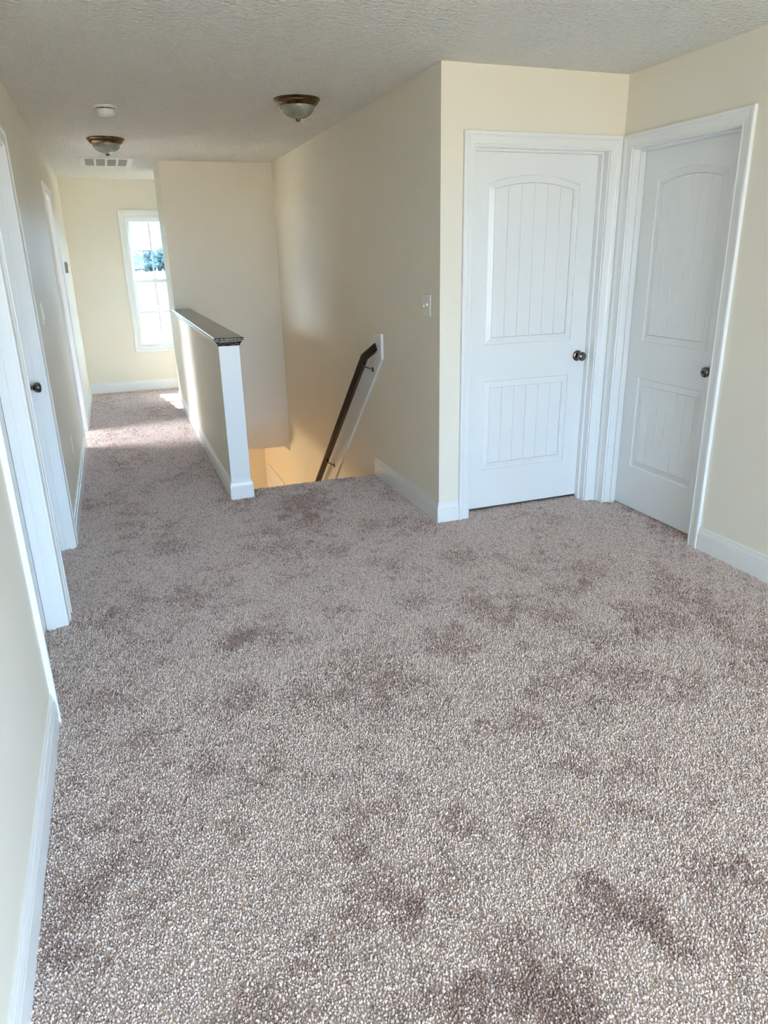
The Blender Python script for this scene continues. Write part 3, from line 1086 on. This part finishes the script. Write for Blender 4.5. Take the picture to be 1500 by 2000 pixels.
boxes_obj('display', [(0.0235, 0.0248, -0.030, 0.030, 0.004, 0.036)], M_BLACK, th)
boxes_obj('button', [(0.0235, 0.0262, -0.020, 0.020, -0.034, -0.020)], M_PLASTIC, th, 0.0006)

# ------------------------------------------------------------------ outdoors
gm = bmesh.new()
vs = [gm.verts.new(c) for c in ((-900, 9.9, -3.5), (900, 9.9, -3.5), (900, 900, -3.5), (-900, 900, -3.5))]
gm.faces.new(vs)
gd = from_bm('ground', gm, M_GROUND, recalc=False)
tag(gd, 'pale sunlit dry field outside the hallway window', 'ground', kind='structure')

def make_tree(x, y, h, w, label, seed):
    rnd = random.Random(seed)
    t = empty('tree', (x, y, -3.5))
    tag(t, label, 'tree', 'distant trees beyond the field')
    bm = bmesh.new()
    for k in range(26):
        c = Vector((rnd.uniform(-0.36, 0.36) * w, rnd.uniform(-0.22, 0.22) * w, h * (0.08 + 0.74 * k / 25.0)))
        r = w * rnd.uniform(0.15, 0.24)
        tmp = bmesh.ops.create_icosphere(bm, subdivisions=2, radius=1.0)['verts']
        for v in tmp:
            d = v.co.normalized()
            v.co = c + Vector((d.x * r, d.y * r, d.z * r * 1.05)) * rnd.uniform(0.82, 1.12)
    from_bm('crown', bm, M_LEAF, t)
    lathe('trunk', [(w * 0.045, 0.0), (w * 0.035, h * 0.3), (w * 0.02, h * 0.6), (0.0, h * 0.62)], M_BARK, t, 10)
    return t

TREES = [(8.0, 456, 10.5, 8.6, 'low distant bush row tree between the left trees of the treeline'),
         (17.0, 460, 11.2, 8.6, 'distant tree half hidden behind the middle trees of the treeline'),
         (26.0, 452, 10.8, 8.6, 'distant tree half hidden behind the right trees of the treeline'),
         (-6.0, 432, 11.5, 8.5, 'distant haze tinted blue green tree, leftmost in the treeline beyond the window'),
         (3.5, 426, 12.6, 8.5, 'distant haze tinted blue green tree left of the view through the upper sash'),
         (12.5, 436, 13.4, 8.6, 'distant haze tinted blue green tree at the left edge of the upper window pane'),
         (21.5, 428, 12.2, 8.6, 'distant haze tinted blue green tree in the middle of the upper sash'),
         (30.5, 436, 14.0, 8.6, 'distant haze tinted blue green tree seen right of the window grid bar'),
         (39.5, 430, 12.8, 8.5, 'distant haze tinted blue green tree, rightmost in the treeline beyond the window')]
for i, (x, y, h, w, lab) in enumerate(TREES):
    make_tree(x, y, h, w, lab, 30 + i)

# ------------------------------------------------------------------ carpet pile (real tufts on the floor)
def carpet_area(name, rects, cell, dens_fn, height, label):
    verts, faces, dens, index = [], [], [], {}
    for (x0, x1, y0, y1) in rects:
        nx = max(1, int(round((x1 - x0) / cell)))
        ny = max(1, int(round((y1 - y0) / cell)))
        base = len(verts)
        for j in range(ny + 1):
            for i in range(nx + 1):
                verts.append((x0 + (x1 - x0) * i / nx, y0 + (y1 - y0) * j / ny, -0.0055))
        for j in range(ny):
            for i in range(nx):
                a = base + j * (nx + 1) + i
                faces.append((a, a + 1, a + nx + 2, a + nx + 1))
                dens.append(dens_fn(x0 + (x1 - x0) * (i + .5) / nx, y0 + (y1 - y0) * (j + .5) / ny))
    me = bpy.data.meshes.new(name)
    me.from_pydata(verts, [], faces)
    V = np.array(verts)
    pa = me.attributes.new('patch', 'FLOAT', 'POINT')
    pa.data.foreach_set('value', patch_field(V[:, 0], V[:, 1]).astype(np.float32))
    da = me.attributes.new('tuft_density', 'FLOAT', 'FACE')
    da.data.foreach_set('value', np.array(dens, np.float32))
    o = obj(name, me, M_CARPET)
    ng = bpy.data.node_groups.new(name + '_tufts', 'GeometryNodeTree')
    ng.interface.new_socket('Geometry', in_out='INPUT', socket_type='NodeSocketGeometry')
    ng.interface.new_socket('Geometry', in_out='OUTPUT', socket_type='NodeSocketGeometry')
    nd = ng.nodes
    gi, go = nd.new('NodeGroupInput'), nd.new('NodeGroupOutput')
    dist = nd.new('GeometryNodeDistributePointsOnFaces')
    dist.distribute_method = 'POISSON'
    dist.inputs['Distance Min'].default_value = 0.0043
    na = nd.new('GeometryNodeInputNamedAttribute')
    na.data_type = 'FLOAT'
    na.inputs['Name'].default_value = 'tuft_density'
    ng.links.new(gi.outputs[0], dist.inputs['Mesh'])
    dist.inputs['Density Max'].default_value = 70000.0
    ng.links.new(na.outputs[0], dist.inputs['Density Factor'])
    ico = nd.new('GeometryNodeMeshIcoSphere')
    ico.inputs['Radius'].default_value = 1.0
    ico.inputs['Subdivisions'].default_value = 2
    tf = nd.new('GeometryNodeTransform')
    tf.inputs['Scale'].default_value = (0.0026, 0.0024, height)
    tf.inputs['Translation'].default_value = (0, 0, height * 0.55)
    ng.links.new(ico.outputs[0], tf.inputs['Geometry'])
    sm = nd.new('GeometryNodeSetMaterial')
    sm.inputs['Material'].default_value = M_TUFT
    ng.links.new(tf.outputs[0], sm.inputs['Geometry'])
    ss = nd.new('GeometryNodeSetShadeSmooth')
    ng.links.new(sm.outputs[0], ss.inputs['Geometry'])
    inst = nd.new('GeometryNodeInstanceOnPoints')
    ng.links.new(dist.outputs['Points'], inst.inputs['Points'])
    ng.links.new(ss.outputs[0], inst.inputs['Instance'])
    rr = nd.new('FunctionNodeRandomValue')
    rr.data_type = 'FLOAT_VECTOR'
    rr.inputs[0].default_value = (-0.5, -0.5, 0.0)
    rr.inputs[1].default_value = (0.5, 0.5, 6.283)
    e2r = nd.new('FunctionNodeEulerToRotation')
    ng.links.new(rr.outputs[0], e2r.inputs[0])
    ng.links.new(e2r.outputs[0], inst.inputs['Rotation'])
    rs = nd.new('FunctionNodeRandomValue')
    rs.data_type = 'FLOAT'
    rs.inputs[2].default_value = 0.75
    rs.inputs[3].default_value = 1.3
    ng.links.new(rs.outputs[1], inst.inputs['Scale'])
    jg = nd.new('GeometryNodeJoinGeometry')
    ng.links.new(gi.outputs[0], jg.inputs[0])
    ng.links.new(inst.outputs[0], jg.inputs[0])
    ng.links.new(jg.outputs[0], go.inputs[0])
    md = o.modifiers.new('tufts', 'NODES')
    md.node_group = ng
    tag(o, label, 'carpet', kind='stuff')
    return o

e = 0.012
DENS = lambda x, y: 1.0 if y < 3.8 else (0.62 if y < 5.5 else 0.35)   # thinner where the pile is too far to resolve
carpet_area('landing_carpet',
            [(XL + e, XR - e, 0.6, YD - e), (XL - DREC - 0.03, XL + e, D_L1[0], D_L1[1]),
             (XR - e, XR + DREC + 0.03, D_RIGHT[0], D_RIGHT[1]), (D_FRONT[0], D_FRONT[1], YD - e, YD + DREC + 0.03)],
            0.02, DENS, 0.0050, 'taupe grey cut pile carpet of the landing with painted shade of leaning trodden pile')
carpet_area('hallway_carpet',
            [(XL + e, XS - e, YD - e, YH), (XL + e, XH0 - e, YH, YW - e), (XH1 + e, XS - e, YH, YE - 0.004),
             (XL - DREC - 0.03, XL + e, D_L2[0], D_L2[1]), (XL - WT - 0.6, XL + e, D_L3[0], D_L3[1])],
            0.02, DENS, 0.0050, 'taupe grey carpet running down the hallway beside the half wall')
carpet_area('alcove_carpet', [(XH0 - e, XALC - 0.02, YB2 + e, YW - e)], 0.05, DENS, 0.0050,
            'sunlit taupe carpet under the hallway window')
